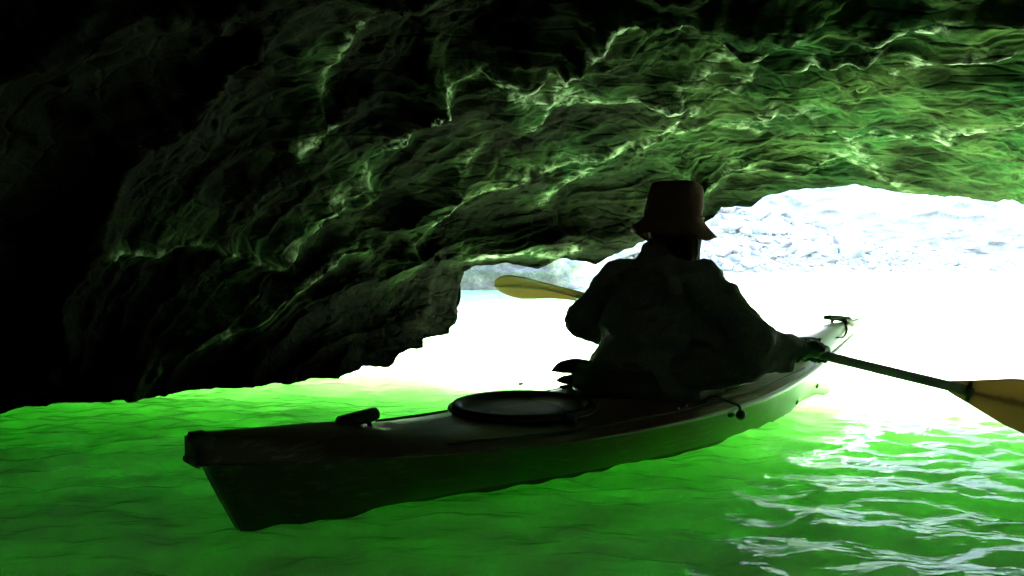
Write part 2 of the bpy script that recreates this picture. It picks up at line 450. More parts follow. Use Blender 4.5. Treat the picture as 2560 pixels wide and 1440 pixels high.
for poly, A, w1, w2 in RIDGES:
    dd, ss = seg_dist(PXX + wob, PYY + wob * .6, poly)
    w = np.where(ss > 0, w1, w2)
    g = np.exp(-(dd / w)) * okp
    brk = np.clip(.75 + .9 * fbm(Pg * 6 + 3, 3), 0, 1)
    line = np.maximum(line, np.exp(-(dd / np.where(ss > 0, 7, 12)) ** 1.3) * brk * okp)  # thin lines of painted light along the ridges
    ridge_glow = np.maximum(ridge_glow, np.exp(-(dd / np.where(ss > 0, 22, 55)) ** 1.5) * okp * np.clip(.6 + 1.2 * fbm(Pg * 4 + 40, 3), 0, 1))  # green glow beside each ridge, painted as colour
    h = h + A * g * (.75 + .5 * fbm(Pg * 3 + 8, 2)) * lipfade
Pd = Pg + Nn * h[..., None]
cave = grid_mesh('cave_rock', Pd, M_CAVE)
# crests stand proud of their surroundings: the light they catch is painted on, hollows left dark
def box(a, k, ax):
    pad_ = [(0, 0), (0, 0)]; pad_[ax] = (k + 1, k)
    c = np.cumsum(np.pad(a, pad_, mode='edge'), axis=ax)
    n = a.shape[ax]; hi = np.take(c, np.arange(2 * k + 1, 2 * k + 1 + n), ax); lo = np.take(c, np.arange(0, n), ax)
    return (hi - lo) / (2 * k + 1)
def blur(a, k): return box(box(a, k, 0), k, 1)
green_bounce = sstep(.33, .80, np.broadcast_to(uu, h.shape) + .20 * warp[..., 0]) * (.78 + .7 * fbm(Pg * 1.9 + 60, 3))  # painted green water bounce, stronger to the right
bare = np.maximum(sstep(.84, .90, np.broadcast_to(uu, h.shape)), 1 - sstep(1.0, 1.6, Pg[..., 1]))   # paleness added to unseen rock, to bounce fill light inwards
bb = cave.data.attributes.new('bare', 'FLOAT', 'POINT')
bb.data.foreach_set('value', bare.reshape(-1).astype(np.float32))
green_bounce = np.clip(np.maximum(green_bounce, ridge_glow * .55), 0, 1)
lit_crest = (np.clip((h - blur(h, 3)) / .006, 0, 1) * .55 + np.clip((h - blur(h, 9)) / .03, 0, 1) * .35) * (.03 + .97 * green_bounce)
lit_crest = lit_crest * .42
la = cave.data.attributes.new('lit_line', 'FLOAT', 'POINT')
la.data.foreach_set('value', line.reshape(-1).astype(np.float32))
fa = cave.data.attributes.new('green_bounce', 'FLOAT', 'POINT')
fa.data.foreach_set('value', green_bounce.reshape(-1).astype(np.float32))
at_ = cave.data.attributes.new('lit_crest', 'FLOAT', 'POINT')
at_.data.foreach_set('value', lit_crest.reshape(-1).astype(np.float32))
tag(cave, kind='structure')

# the solid hill that the cave is cut into
plan = [(-1.45, 4.72), (-1.85, 4.42), (-2.65, 3.9), (-3.45, 2.7), (-3.75, .6), (-3.2, -2.3), (-1.8, -4.4), (.4, -5.3), (3.0, -4.5), (5.2, -2.8),
        (6.5, -.9), (6.9, .4), (6.4, 3.2), (5.75, 4.5), (6.5, 5.0), (12, 6.5), (70, 2), (70, -40), (-70, -40), (-70, 2), (-9, 6.2), (-3, 5.4)]
bm = bmesh.new()
lo_ = [bm.verts.new((x, y, -6.5)) for x, y in plan]; hi_ = [bm.verts.new((x, y, 9.5)) for x, y in plan]
for k in range(len(plan)):
    q = (k + 1) % len(plan); bm.faces.new((lo_[k], lo_[q], hi_[q], hi_[k]))
tp = bmesh.ops.contextual_create(bm, geom=hi_)
bmesh.ops.triangulate(bm, faces=[f for f in bm.faces if len(f.verts) > 4])
bmesh.ops.recalc_face_normals(bm, faces=bm.faces)
tag(bm_obj('hill', bm, M_CLIFF2, smooth=False), kind='structure')

# ------------------------------------------------------------------ the far shore
def cliff(name, base, hgt, lean, mat, seed, nu=260, nv=110, amp=.5, fine=1.0):
    B = smooth_pts(base, 24)
    seg = np.r_[0, np.cumsum(np.linalg.norm(np.diff(B, axis=0), axis=1))]
    u = np.linspace(0, seg[-1], nu)
    B = np.stack([np.interp(u, seg, B[:, k]) for k in range(2)], -1)
    t = np.gradient(B, axis=0); t /= np.linalg.norm(t, axis=1)[:, None]
    nrm = np.stack([t[:, 1], -t[:, 0]], -1)                    # towards the camera side
    v = np.linspace(0, 1, nv) ** 1.6
    hh = np.interp(np.linspace(0, 1, nu), np.linspace(0, 1, len(hgt)), hgt)
    hh = hh * (1 + .12 * fbm(np.stack([u * .25, u * 0 + seed, u * 0], -1), 4))
    P = np.zeros((nv, nu, 3))
    P[..., 0] = B[:, 0][None] - nrm[:, 0][None] * (v[:, None] * hh[None]) * lean
    P[..., 1] = B[:, 1][None] - nrm[:, 1][None] * (v[:, None] * hh[None]) * lean
    P[..., 2] = -.5 + v[:, None] * (hh[None] + .5)
    q = np.stack([P[..., 0] * .5 + seed, P[..., 1] * .5, P[..., 2] * .8], -1) * fine
    d = amp * (1.1 * fbm(q, 2) + 1.0 * (ridged(q * 1.3 + 4, 5) - .7) + .35 * (ridged(q * 4 + 7, 4) - .6))
    P[..., 0] += nrm[:, 0][None] * d; P[..., 1] += nrm[:, 1][None] * d
    # the back: a top shelf running away
    top = P[-1:].copy(); top[..., 0] -= nrm[:, 0] * 14; top[..., 1] -= nrm[:, 1] * 14; top[..., 2] += 2
    return tag(grid_mesh(name, np.concatenate([P, top]), mat), kind='structure')
cliff('canyon_cliff', [(-75, 4), (-40, 13.5), (-12, 15.6), (-3, 15.75), (.6, 15.9), (2.0, 17.2), (2.6, 21), (2.4, 30)], [10, 9, 5, 3.4, 3.4, 5, 7, 8], .22, M_CLIFF2, 3.0, nu=520, nv=110, amp=.22, fine=1.6)
cliff('canyon_cliff', [(0, 47), (12, 47.5), (17, 45), (23, 44.5), (32, 41), (46, 32), (78, 8), (90, -20)], [19, 18, 17, 17, 18, 19, 18, 16], .28, M_CLIFF, 9.0, nu=420, nv=190, amp=.36)
SX = [-2, 3, 5, 8, 17, 24, 45, 80]; SY = [33, 32, 32.5, 33.5, 34, 36, 30, 12]
HX = [-2, 3, 9, 13, 16, 19, 26, 40, 80]; HH = [3.2, 3.3, 3.6, 3.4, 2.5, 1.5, .75, .6, .6]
def ground(x, y):
    ys_ = np.interp(x, SX, SY); H = np.interp(x, HX, HH)
    t = (y - ys_) / 9.0
    z = H * np.where(t < 0, t * 1.2, 1.25 * t / (1 + .25 * np.abs(t)))
    return z + (.16 * fbm(np.stack([x * .5, y * .5, 0 * x], -1), 5)) * sstep(-.05, .1, t)
gx, gy = np.meshgrid(np.linspace(-2, 60, 420), np.linspace(27, 52, 150))
tag(grid_mesh('rubble_slope', np.stack([gx, gy, ground(gx, gy)], -1), M_BOULDER[0]), kind='structure')
rnd = random.Random(5)
def boulder_mesh(k):
    bm = bmesh.new()
    r = random.Random(100 + k)
    for i in range(18):
        v = Vector((r.gauss(0, 1), r.gauss(0, 1), r.gauss(0, 1))).normalized() * r.uniform(.82, 1.08)
        bm.verts.new((v.x * r.uniform(.95, 1.1), v.y * .9, v.z * .72))
    bmesh.ops.convex_hull(bm, input=bm.verts)
    bmesh.ops.delete(bm, geom=[v for v in bm.verts if not v.link_faces], context='VERTS')
    bmesh.ops.bevel(bm, geom=bm.edges[:], offset=.05, segments=1, affect='EDGES', clamp_overlap=True)
    me = bpy.data.meshes.new('boulder')
    bm.normal_update(); bm.to_mesh(me); bm.free()
    return me
BM = []
for mi, m in enumerate(M_BOULDER):
    for k in range(5):
        me = boulder_mesh(mi * 10 + k); me.materials.append(m); BM.append((mi, me))
KIND = ['tan', 'grey', 'pinkish']
def put_boulder(x, y, r, mi=None, label=None, group=None):
    cand = BM if mi is None else [b for b in BM if b[0] == mi]
    k, me = rnd.choice(cand)
    o = bpy.data.objects.new('boulder', me); COL.objects.link(o)
    o.location = (x, y, float(ground(np.array(x), np.array(y))) + r * .28)
    o.scale = (r * rnd.uniform(.9, 1.3), r * rnd.uniform(.8, 1.1), r * rnd.uniform(.8, 1.15))
    o.rotation_euler = (rnd.uniform(-.5, .5), rnd.uniform(-.5, .5), rnd.uniform(0, 6.28))
    tag(o, label, 'boulder', 'boulders of the sunlit rubble slope')
    if label is None:
        px, py = project(np.array(o.location)); hgt = o.location.z / max(.5, float(np.interp(x, HX, HH)))
        sz = 'large' if r > .5 else ('medium' if r > .27 else 'small')
        hz = 'near the water' if hgt < .22 else ('halfway up the rubble' if hgt < .62 else 'high on the rubble')
        zone = ('left of' if px < 1735 else 'close to' if px < 1850 else 'right of' if px < 2000 else 'well right of' if px < 2180 else 'far right of')
        PENDING.setdefault((sz, KIND[k], hz, zone), []).append((float(px), o))
    return o
PENDING = {}
def name_boulders():
    ords = ['first', 'second', 'third', 'fourth', 'fifth', 'sixth', 'seventh', 'eighth', 'ninth', 'tenth', 'eleventh', 'twelfth']
    for (sz, kd, hz, zone), lst in PENDING.items():
        lst.sort(key=lambda q: q[0])
        for n, (px, o) in enumerate(lst):
            lab = '%s %s boulder %s, %s the hat' % (sz, kd, hz, zone)
            if len(lst) > 1: lab += ', ' + (ords[n] if n < 12 else 'last') + ' such from left'
            o['label'] = lab
def px_ground(px, py):
    """where the pixel ray meets the rubble slope"""
    a, b = at(px, py, 31.0), at(px, py, 50.0)
    P = a + (b - a) * np.linspace(0, 1, 300)[:, None]
    hit = np.nonzero(P[:, 2] <= ground(P[:, 0], P[:, 1]))[0]
    return (P[hit[0], 0], P[hit[0], 1]) if len(hit) else None
for px, py, r, mi, lab in ((1925, 585, .95, 0, 'biggest tan boulder of the rubble slope with a branch leaning on it'),
                           (1915, 553, .42, 1, 'grey block perched on top of the biggest tan boulder'),
                           (1822, 580, .72, 0, 'big pale tan boulder just right of the hat brim'),
                           (1815, 528, .75, 2, 'broad pinkish block right under the cave lip'),
                           (1995, 632, .5, 1, 'grey wedge of rock below the leaning branch')):
    g = px_ground(px, py)
    if g: put_boulder(g[0], g[1], r, mi, lab)
placed = []
for i in range(900):
    if len(placed) >= 190: break
    px = rnd.uniform(1735, 2300) if rnd.random() < .88 else rnd.uniform(2300, 2560)
    py = rnd.uniform(518, 680)
    g = px_ground(px, py)
    if not g: continue
    r = min(.8, math.exp(rnd.gauss(-1.35, .5))) * (1.0 if px < 2150 else .6)
    if r < .11: continue
    if any((g[0] - q[0]) ** 2 + (g[1] - q[1]) ** 2 < ((r + q[2]) * .62) ** 2 for q in placed): continue
    placed.append((g[0], g[1], r)); put_boulder(g[0], g[1], r)
for x, r in ((20, .5), (24, .4), (30, .7), (36, .6), (3.4, .6), (5, .7), (6.3, .5)):   # more of them out of the frame and behind the paddler
    put_boulder(x, float(np.interp(x, SX, SY)) + 1.5, r)
name_boulders()
bm = bmesh.new()
for i in range(2600):
    x = rnd.uniform(4, 34); y = float(np.interp(x, SX, SY)) + abs(rnd.gauss(0, 3.5)) - .1
    r = rnd.uniform(.03, .11)
    z = float(ground(np.array(x), np.array(y)))
    m = Matrix.Translation((x, y, z + r * .3)) @ Matrix.Rotation(rnd.uniform(0, 6), 4, 'Z') @ Matrix.Rotation(rnd.uniform(-.6, .6), 4, 'X') @ Matrix.Diagonal((1.2, .9, .7, 1))
    bmesh.ops.create_icosphere(bm, subdivisions=1, radius=r, matrix=m) if i % 3 == 0 else bmesh.ops.create_cube(bm, size=r * 1.5, matrix=m)
tag(bm_obj('shore_gravel', bm, M_BOULDER[0], smooth=False), kind='stuff')
M_DRIFT = simple('weathered_driftwood', (.20, .17, .14), .85, .25, 30)
a_, b_ = at(1985, 617, 38.0), at(2022, 586, 38.4)
bm = bmesh.new()
pts = [a_ + (b_ - a_) * t + np.array((0, 0, .05 * math.sin(3 * t))) for t in np.linspace(-.05, 1, 7)]
tube_bm(bm, pts, [.06, .06, .055, .05, .045, .04, .03], 8)
tube_bm(bm, [pts[4], pts[4] + np.array((.16, 0, .02)), pts[4] + np.array((.3, .05, .1))], [.03, .025, .015], 6)
tag(bm_obj('driftwood_branch', bm, M_DRIFT), 'bare driftwood branch leaning on the biggest tan boulder', 'branch')

# ------------------------------------------------------------------ the kayak
def ramp_pts(tab):
    a = np.array(tab, float)
    return lambda s: np.interp(s, a[:, 0], a[:, 1])
def smooth_tab(tab):
    a = smooth_pts(tab, 12); return lambda s: np.interp(s, a[:, 0], a[:, 1])
B_f = smooth_tab([(0, .042), (.2, .105), (.5, .19), (.9, .27), (1.3, .322), (1.7, .338), (2.1, .31), (2.5, .235), (2.9, .135), (3.2, .052), (3.39, .010)])
W_f = smooth_tab([(0, .02), (.11, .03), (.18, .062), (.36, .072), (.72, .11), (1.2, .19), (1.7, .228), (2.1, .212), (2.55, .162), (2.85, .085), (3.06, .012), (3.4, .008)])
ZS_f = smooth_tab([(0, .188), (.3, .170), (.8, .145), (1.215, .137), (1.7, .142), (2.2, .155), (2.6, .182), (3.0, .225), (3.22, .26), (3.39, .30)])
ZR_f = smooth_tab([(0, .258), (.4, .226), (.57, .197), (.8, .178), (1.03, .172), (1.3, .18), (1.6, .195), (2.0, .216), (2.4, .262), (2.94, .335), (3.39, .365)])
ZK_f = smooth_tab([(0, -.06), (.3, -.10), (1.0, -.115), (2.0, -.11), (2.7, -.085), (3.1, -.05), (3.39, -.03)])
def s_min(z): return np.interp(z, [-.1, 0, .17, .186], [.16, .112, .036, .03])
def s_max(z): return np.interp(z, [-.1, 0, .1, .2, .3, .365], [2.86, 3.05, 3.15, 3.235, 3.33, 3.392])
KAYAK_ROT = math.atan2(.6545, .756)
kayak = empty('kayak', (-.764, 1.878, 0), KAYAK_ROT)
tag(kayak, 'sit-in kayak with dark stern and pale raised bow floating in the cave', 'kayak')
def kw(s, b, z):
    """kayak place (along, to the right, up) -> world"""
    c, s_ = math.cos(KAYAK_ROT), math.sin(KAYAK_ROT)
    return np.array((-.764 + c * s + s_ * b, 1.878 + s_ * s - c * b, z))
def plastic(name, stops, rough, trans=0.0):
    t = NT(name)
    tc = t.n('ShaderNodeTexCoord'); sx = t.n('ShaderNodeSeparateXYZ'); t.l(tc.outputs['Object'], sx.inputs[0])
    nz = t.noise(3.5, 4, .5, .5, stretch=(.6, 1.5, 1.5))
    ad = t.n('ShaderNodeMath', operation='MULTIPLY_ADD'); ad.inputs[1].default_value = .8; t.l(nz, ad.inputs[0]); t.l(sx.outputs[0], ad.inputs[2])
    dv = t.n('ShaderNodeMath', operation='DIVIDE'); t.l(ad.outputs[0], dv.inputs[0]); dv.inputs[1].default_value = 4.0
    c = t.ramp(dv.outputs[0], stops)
    sc_ = t.noise(60, 4, .7, 0, stretch=(.12, 1, 1))
    c = t.mix(t.ramp(sc_, [(.55, 0), (.75, .35)]), c, (.45, .43, .40))
    t.set(Base_Color=c, Roughness=rough, Normal=t.bump(t.noise(12, 4), .08, .01))
    return t.m
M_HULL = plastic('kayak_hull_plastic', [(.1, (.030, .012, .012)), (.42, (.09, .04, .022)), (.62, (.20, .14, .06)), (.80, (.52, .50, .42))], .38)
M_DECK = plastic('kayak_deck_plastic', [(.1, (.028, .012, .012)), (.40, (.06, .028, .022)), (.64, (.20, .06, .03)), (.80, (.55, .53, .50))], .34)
M_BLACK = simple('black_rubber', (.014, .014, .015), .5, .2, 30)
M_GLOSS = simple('glossy_black_plastic', (.012, .012, .013), .22, .2, 30)
M_HATCH = simple('black_hatch_rubber', (.008, .008, .009), .5, .3, 30, .2, Specular_IOR_Level=.2)
M_CORD = simple('dark_deck_cord', (.03, .03, .032), .7, .3, 90)
M_PAD = simple('black_nylon_padding', (.015, .016, .018), .75, .3, 60, .3)
M_SEAM = plastic('seam_plastic', [(.1, (.03, .02, .02)), (.36, (.12, .08, .07)), (.50, (.55, .53, .50)), (.70, (.8, .8, .77))], .16)  # painted glint: the seam turns pale towards the bow
NS = 150
tau = np.linspace(0, 1, NS)
# hull: half section from keel to sheer, mirrored
fr = np.array([0, .25, .5, .75, .93, 1.0, 1.04, 1.1, 1.25, 1.5, 1.75, 2.0])    # below 1: keel to waterline, above: waterline to sheer
def hull_pt(tu, f, side):
    s0 = tu * 3.39
    W_, Bq, zs, zk = W_f(s0), B_f(s0), ZS_f(s0), ZK_f(s0)
    if f <= 1.0:
        b = W_ * math.sin(f * math.pi / 2) ** .8; z = zk * math.cos(f * math.pi / 2) ** 1.1
    else:
        k = f - 1; b = W_ + (Bq - W_) * (k ** .85) + .008 * math.sin(math.pi * k); z = zs * k
    lo, hi = s_min(z), s_max(z)
    return (lo + tu * (hi - lo), -b * side, z)
H = np.zeros((NS, 2 * len(fr) - 1, 3))
for i, tu in enumerate(tau):
    for j, f in enumerate(fr):
        H[i, len(fr) - 1 - j] = hull_pt(tu, f, 1)
        H[i, len(fr) - 1 + j] = hull_pt(tu, f, -1)
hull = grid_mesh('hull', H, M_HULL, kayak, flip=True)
bm = bmesh.new(); bm.from_mesh(hull.data)
bm.verts.ensure_lookup_table()
nc = 2 * len(fr) - 1
bm.faces.new([bm.verts[k] for k in range(nc)]); bm.faces.new([bm.verts[(NS - 1) * nc + k] for k in range(nc)][::-1])
bmesh.ops.recalc_face_normals(bm, faces=bm.faces); bm.to_mesh(hull.data); bm.free()
hull.data.polygons.foreach_set('use_smooth', [True] * len(hull.data.polygons))
# deck
CK_C, CK_A, CK_B = 1.87, .50, .235
lat = np.linspace(-1, 1, 53); lat = np.sign(lat) * np.abs(lat) ** .8
def deck_z(s, q):
    zs, zr = ZS_f(s), ZR_f(s)
    return zs + (zr - zs) * (1 - np.abs(q) ** 3.2)
ND = 220
sd_ = np.linspace(0, 1, ND)
D = np.zeros((ND, len(lat), 3))
for i, tu in enumerate(sd_):
    s0 = tu * 3.39
    for j, q in enumerate(lat):
        z = deck_z(s0, q)
        hi = s_max(z)
        D[i, j] = (tu * hi, -q * (B_f(s0) + .004), z)
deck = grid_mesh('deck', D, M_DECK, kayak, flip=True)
bm = bmesh.new(); bm.from_mesh(deck.data)
kill = [f for f in bm.faces if ((f.calc_center_median().x - CK_C) / CK_A) ** 2 + (f.calc_center_median().y / CK_B) ** 2 < 1]
bmesh.ops.delete(bm, geom=kill, context='FACES')
bm.verts.ensure_lookup_table()
n_l = len(lat)
ends = [v for v in bm.verts if v.co.x < 1e-4]
ends.sort(key=lambda v: v.co.y)
bm.faces.new(ends)                                    # blunt stern of the deck moulding
bmesh.ops.recalc_face_normals(bm, faces=bm.faces)
bm.to_mesh(deck.data); bm.free()
deck.data.polygons.foreach_set('use_smooth', [True] * len(deck.data.polygons))
# underside of the deck's overhang at the stern
bm = bmesh.new()
tube_bm(bm, [(.004, .038, .192), (.004, -.038, .192)], .012, 8)
bmesh.ops.create_cube(bm, size=1, matrix=Matrix.Translation((.022, 0, .222)) @ Matrix.Diagonal((.05, .088, .066, 1)))
bmesh.ops.bevel(bm, geom=[e for e in bm.edges if e.calc_length() > .04], offset=.008, segments=2, affect='EDGES')
bm_obj('stern_cap', bm, M_BLACK, kayak)
# seam bead along both sides
for side in (1, -1):
    bm = bmesh.new()
    pts = []
    for tu in np.linspace(0.012, .99, 90):
        s0 = tu * 3.39; z = ZS_f(s0); pts.append((tu * s_max(z), -side * (B_f(s0) + .003), z))
    tube_bm(bm, pts, list(np.interp(np.linspace(.012, .99, 90), [0, .45, .62, .85, 1], [.005, .0055, .012, .017, .006])), 6)
    bm_obj('seam', bm, M_SEAM, kayak)
# cockpit coaming, tub, seat
bm = bmesh.new()
def ck(a, k, dz): 
    s = CK_C + math.cos(a) * (CK_A + k); b = math.sin(a) * (CK_B + k)
    q = min(.98, abs(b) / B_f(s))
    return (s, -b, deck_z(s, q) + dz)
prof = [(-.014, -.06), (-.012, .012), (-.004, .022), (.020, .024), (.024, .018), (.006, .012), (.008, -.012)]
NA = 72
rv = [[bm.verts.new(ck(2 * math.pi * k / NA, *p)) for p in prof] for k in range(NA)]
for k in range(NA):
    for j in range(len(prof) - 1):
        bm.faces.new((rv[k][j], rv[(k + 1) % NA][j], rv[(k + 1) % NA][j + 1], rv[k][j + 1]))
bmesh.ops.recalc_face_normals(bm, faces=bm.faces)
bm_obj('coaming', bm, M_GLOSS, kayak)
bm = bmesh.new()
rows_ = []
for (k, z) in ((1.0, None), (.97, .10), (.85, .045), (.5, .03), (.02, .03)):
    rr = []
    for i in range(NA):
        a = 2 * math.pi * i / NA
        if z is None:
            rr.append(bm.verts.new(ck(a, -.012, -.05)))
        else:
            rr.append(bm.verts.new((CK_C + math.cos(a) * CK_A * k, -math.sin(a) * CK_B * k, z)))
    rows_.append(rr)
for r0, r1_ in zip(rows_, rows_[1:]):
    for i in range(NA): bm.faces.new((r0[i], r0[(i + 1) % NA], r1_[(i + 1) % NA], r1_[i]))
bm.faces.new(rows_[-1])
bm_obj('cockpit_tub', bm, M_BLACK, kayak)
def pad(name, rows_pts, thick, mat):
    """a padded sheet: grid of points given thickness and rounded edges"""
    o = grid_mesh(name, np.array(rows_pts), mat, kayak)
    bm = bmesh.new(); bm.from_mesh(o.data)
    bmesh.ops.recalc_face_normals(bm, faces=bm.faces)
    bmesh.ops.solidify(bm, geom=bm.faces[:], thickness=thick)
    bmesh.ops.smooth_vert(bm, verts=bm.verts, factor=.4, use_axis_x=True, use_axis_y=True, use_axis_z=True)
    bm.to_mesh(o.data); bm.free()
    o.data.polygons.foreach_set('use_smooth', [True] * len(o.data.polygons))
    return o
bs = []
for v in np.linspace(0, 1, 12):
    row = []
    for u in np.linspace(-1, 1, 25):
        row.append((1.475 - .05 * v + .085 * u * u - .010 * math.cos(v * 18), -u * (.185 + .02 * math.sin(v * 11 + 1)) , .075 + v * (.235 + .012 * math.sin(6 * u + 1)) - .03 * u * u * v))
    bs.append(row)
pad('backrest', bs, .035, M_PAD)
bs = []
for v in np.linspace(0, 1, 9):
    bs.append([(1.47 + .40 * v, -u * .19, .050 + .025 * u * u + .02 * v * v) for u in np.linspace(-1, 1, 13)])
pad('seat', bs, .02, M_PAD)
for pts, rad in (([(1.50, .12, .262), (1.47, .17, .268), (1.44, .21, .262), (1.425, .25, .246)], [.030, .030, .024, .004]),
                 ([(1.50, .12, .215), (1.47, .17, .217), (1.45, .205, .214), (1.44, .236, .210)], [.022, .022, .017, .004]),
                 ([(1.49, .12, .182), (1.46, .18, .184), (1.44, .222, .188)], [.018, .016, .004])):    # loose side flaps of the backrest, on the left
    bm = bmesh.new(); tube_bm(bm, smooth_pts(pts, 5), list(np.interp(np.linspace(0, 1, (len(pts) - 1) * 5 + 1), np.linspace(0, 1, len(pts)), rad)), 12)
    bm_obj('side_flap', bm, M_PAD, kayak)
# round rear hatch
HC = (1.10, -.05, .184); HR = .228
def lathe_obj(name, prof, cen, mat, parent, n=56, sx=1.0, sy=1.0):
    bm = bmesh.new(); rr = []
    for r, z in prof:
        rr.append([bm.verts.new((cen[0] + r * sx * math.cos(2 * math.pi * k / n), cen[1] - 0 + r * sy * math.sin(2 * math.pi * k / n), cen[2] + z)) for k in range(n)])
    for p, q in zip(rr, rr[1:]):
        for k in range(n): bm.faces.new((p[k], p[(k + 1) % n], q[(k + 1) % n], q[k]))
    bm.faces.new(rr[-1])
    bmesh.ops.recalc_face_normals(bm, faces=bm.faces)
    return bm_obj(name, bm, mat, parent)
hc = (HC[0], -HC[1], HC[2])
hatch = lathe_obj('hatch', [(HR + .010, -.05), (HR + .012, .004), (HR + .006, .011), (HR - .008, .012), (HR - .018, .006), (HR - .028, -.006), (HR - .06, -.008), (.1, -.004), (.004, -.003)], hc, M_HATCH, kayak, sy=.98)
bm = bmesh.new(); a0 = 2.2
tube_bm(bm, [(hc[0] + math.cos(a) * (HR + .016), hc[1] + math.sin(a) * (HR + .016), hc[2] - .006) for a in np.linspace(a0, a0 + 6.2, 60)], .006, 6)
bm_obj('hatch_ring', bm, M_BLACK, hatch)
bm = bmesh.new()
bmesh.ops.create_cube(bm, size=1, matrix=Matrix.Translation((hc[0] - .02, hc[1] - HR - .02, hc[2] - .008)) @ Matrix.Diagonal((.03, .035, .03, 1)))
bmesh.ops.bevel(bm, geom=bm.edges[:], offset=.005, segments=2, affect='EDGES')
bm_obj('hatch_latch', bm, M_BLACK, hatch)
# stern grip
bm = bmesh.new()
tube_bm(bm, [(.392, .004, .226), (.396, .004, .227), (.50, .004, .238), (.512, .004, .240), (.518, .004, .241)], [.015, .020, .0195, .017, .008], 14)
gr = bm_obj('carry_handle', bm, M_BLACK, kayak)
bm = bmesh.new()
tube_bm(bm, smooth_pts([(.40, .0, .205), (.43, .0, .228), (.47, 0, .236), (.49, 0, .205)], 5), .007, 8)
bm_obj('handle_cord', bm, M_CORD, gr)
# bow grip and its cord
def dk(s, b, up=0.0):
    q = min(1, abs(b) / max(B_f(s), .01)); return np.array((s, -b, float(deck_z(s, q)) + up))
bm = bmesh.new()
tube_bm(bm, [dk(3.07, -.03, .034), dk(3.10, -.02, .030), dk(3.22, .02, .015), dk(3.25, .03, .012)], [.010, .014, .015, .010], 12)
gr = bm_obj('carry_handle', bm, M_BLACK, kayak)
bm = bmesh.new()
tube_bm(bm, smooth_pts([dk(3.13, -.03, .0), dk(3.15, -.01, .026), dk(3.18, .012, .020), dk(3.19, .03, .0)], 5), .008, 8)
bm_obj('handle_cord', bm, M_CORD, gr)
bm = bmesh.new()
tube_bm(bm, smooth_pts([dk(3.17, .01, .02), dk(3.15, .045, .006), dk(3.06, .075, .006), dk(2.97, .088, .004)], 6), .005, 8)
bm_obj('bow_line', bm, M_CORD, kayak)
for pts in ([dk(2.62, .06, .012), dk(2.58, .12, .014), dk(2.52, .165, .010), dk(2.49, .19, .008)], [dk(2.60, .07, .012), dk(2.585, .13, .012), dk(2.57, .17, .010), dk(2.57, .195, .008)],
            [dk(2.50, -.05, .010), dk(2.62, .03, .014), dk(2.72, .08, .010), dk(2.78, .10, .006)]):
    bm = bmesh.new(); tube_bm(bm, smooth_pts(pts, 5), .0045, 7)
    bm_obj('bungee_cord', bm, M_CORD, kayak)
for s, b in ((2.62, .06), (2.78, .10), (2.70, .085), (1.55, .27), (1.50, .275)):
    bm = bmesh.new(); p = dk(s, b, .004)
    ball_bm(bm, p, .012, 2, (1.3, 1, .9)); bm_obj('pad_eye', bm, M_BLACK, kayak)
bm = bmesh.new()
tube_bm(bm, smooth_pts([dk(1.66, .27, .004), dk(1.70, .29, .022), dk(1.74, .325, .020), (1.76, -.348, .155), (1.76, -.352, .135)], 6), .0055, 8)
lp = bm_obj('paddle_bungee', bm, M_CORD, kayak)
bm = bmesh.new(); ball_bm(bm, (1.76, -.356, .125), .018, 3, (1.05, 1, 1)); bm_obj('bungee_ball', bm, M_BLACK, lp)
bm = bmesh.new(); ball_bm(bm, (1.71, -.350, .130), .011, 2, (1.6, 1, .8)); bm_obj('bungee_hook', bm, M_BLACK, lp)
for tu, f in ((.795, 1.30), (.925, 1.28)):
    p = Vector(hull_pt(tu, f, 1))
    bm = bmesh.new(); ball_bm(bm, p, .012, 2, (1.0, .5, 1.2)); bm_obj('drain_plug', bm, M_BLACK, kayak)
# deck line along the near side, with its fittings
bm = bmesh.new()
tube_bm(bm, smooth_pts([dk(s, B_f(s) * .86, .008 if i % 2 else .004) for i, s in enumerate((.62, .85, 1.1, 1.3, 1.5, 1.75, 2.0, 2.25, 2.45))], 6), .004, 7)
bm_obj('deck_line', bm, M_CORD, kayak)
bm = bmesh.new()
tube_bm(bm, smooth_pts([dk(s, -B_f(s) * .86, .006) for s in (.62, .85, 1.1, 1.3, 1.5, 1.75, 2.0, 2.25, 2.45)], 6), .004, 7)
bm_obj('deck_line', bm, M_CORD, kayak)

# ------------------------------------------------------------------ the paddle
M_SHAFT = simple('dark_paddle_shaft', (.24, .27, .25), .4, .15, 40)
def blade_mat(name, col, dark):
    t = NT(name)
    tc = t.n('ShaderNodeTexCoord'); sx = t.n('ShaderNodeSeparateXYZ'); t.l(tc.outputs['UV'], sx.inputs[0])
    nz = t.noise(14, 4, .6, .4)
    ad = t.n('ShaderNodeMath', operation='MULTIPLY_ADD'); ad.inputs[1].default_value = .16; t.l(nz, ad.inputs[0]); t.l(sx.outputs[1], ad.inputs[2])
    c = t.ramp(ad.outputs[0], [(.30, col), (.50, [x * .9 for x in col]), (.57, dark), (.62, dark), (.70, [x * 1.05 for x in col])])
    t.set(Base_Color=c, Roughness=.45)
    tr = t.n('ShaderNodeBsdfTranslucent'); t.l(c, tr.inputs[0])
    mx = t.n('ShaderNodeMixShader'); mx.inputs[0].default_value = .55
    t.l(t.b.outputs[0], mx.inputs[1]); t.l(tr.outputs[0], mx.inputs[2])
    out = [n for n in t.t.nodes if n.type == 'OUTPUT_MATERIAL'][0]
    t.l(mx.outputs[0], out.inputs[0])
    return t.m
M_BLADE = blade_mat('yellow_paddle_blade', (.50, .35, .17), (.22, .15, .09))
PL = np.array((-.0744, 3.70, .587)); PR = np.array((1.68, 2.24, .205))
PD = PR - PL; PLEN = np.linalg.norm(PD); pe = Vector(PD / PLEN)
v1 = (Vector((0, 0, 1)) - pe * pe.z).normalized(); v2 = pe.cross(v1)
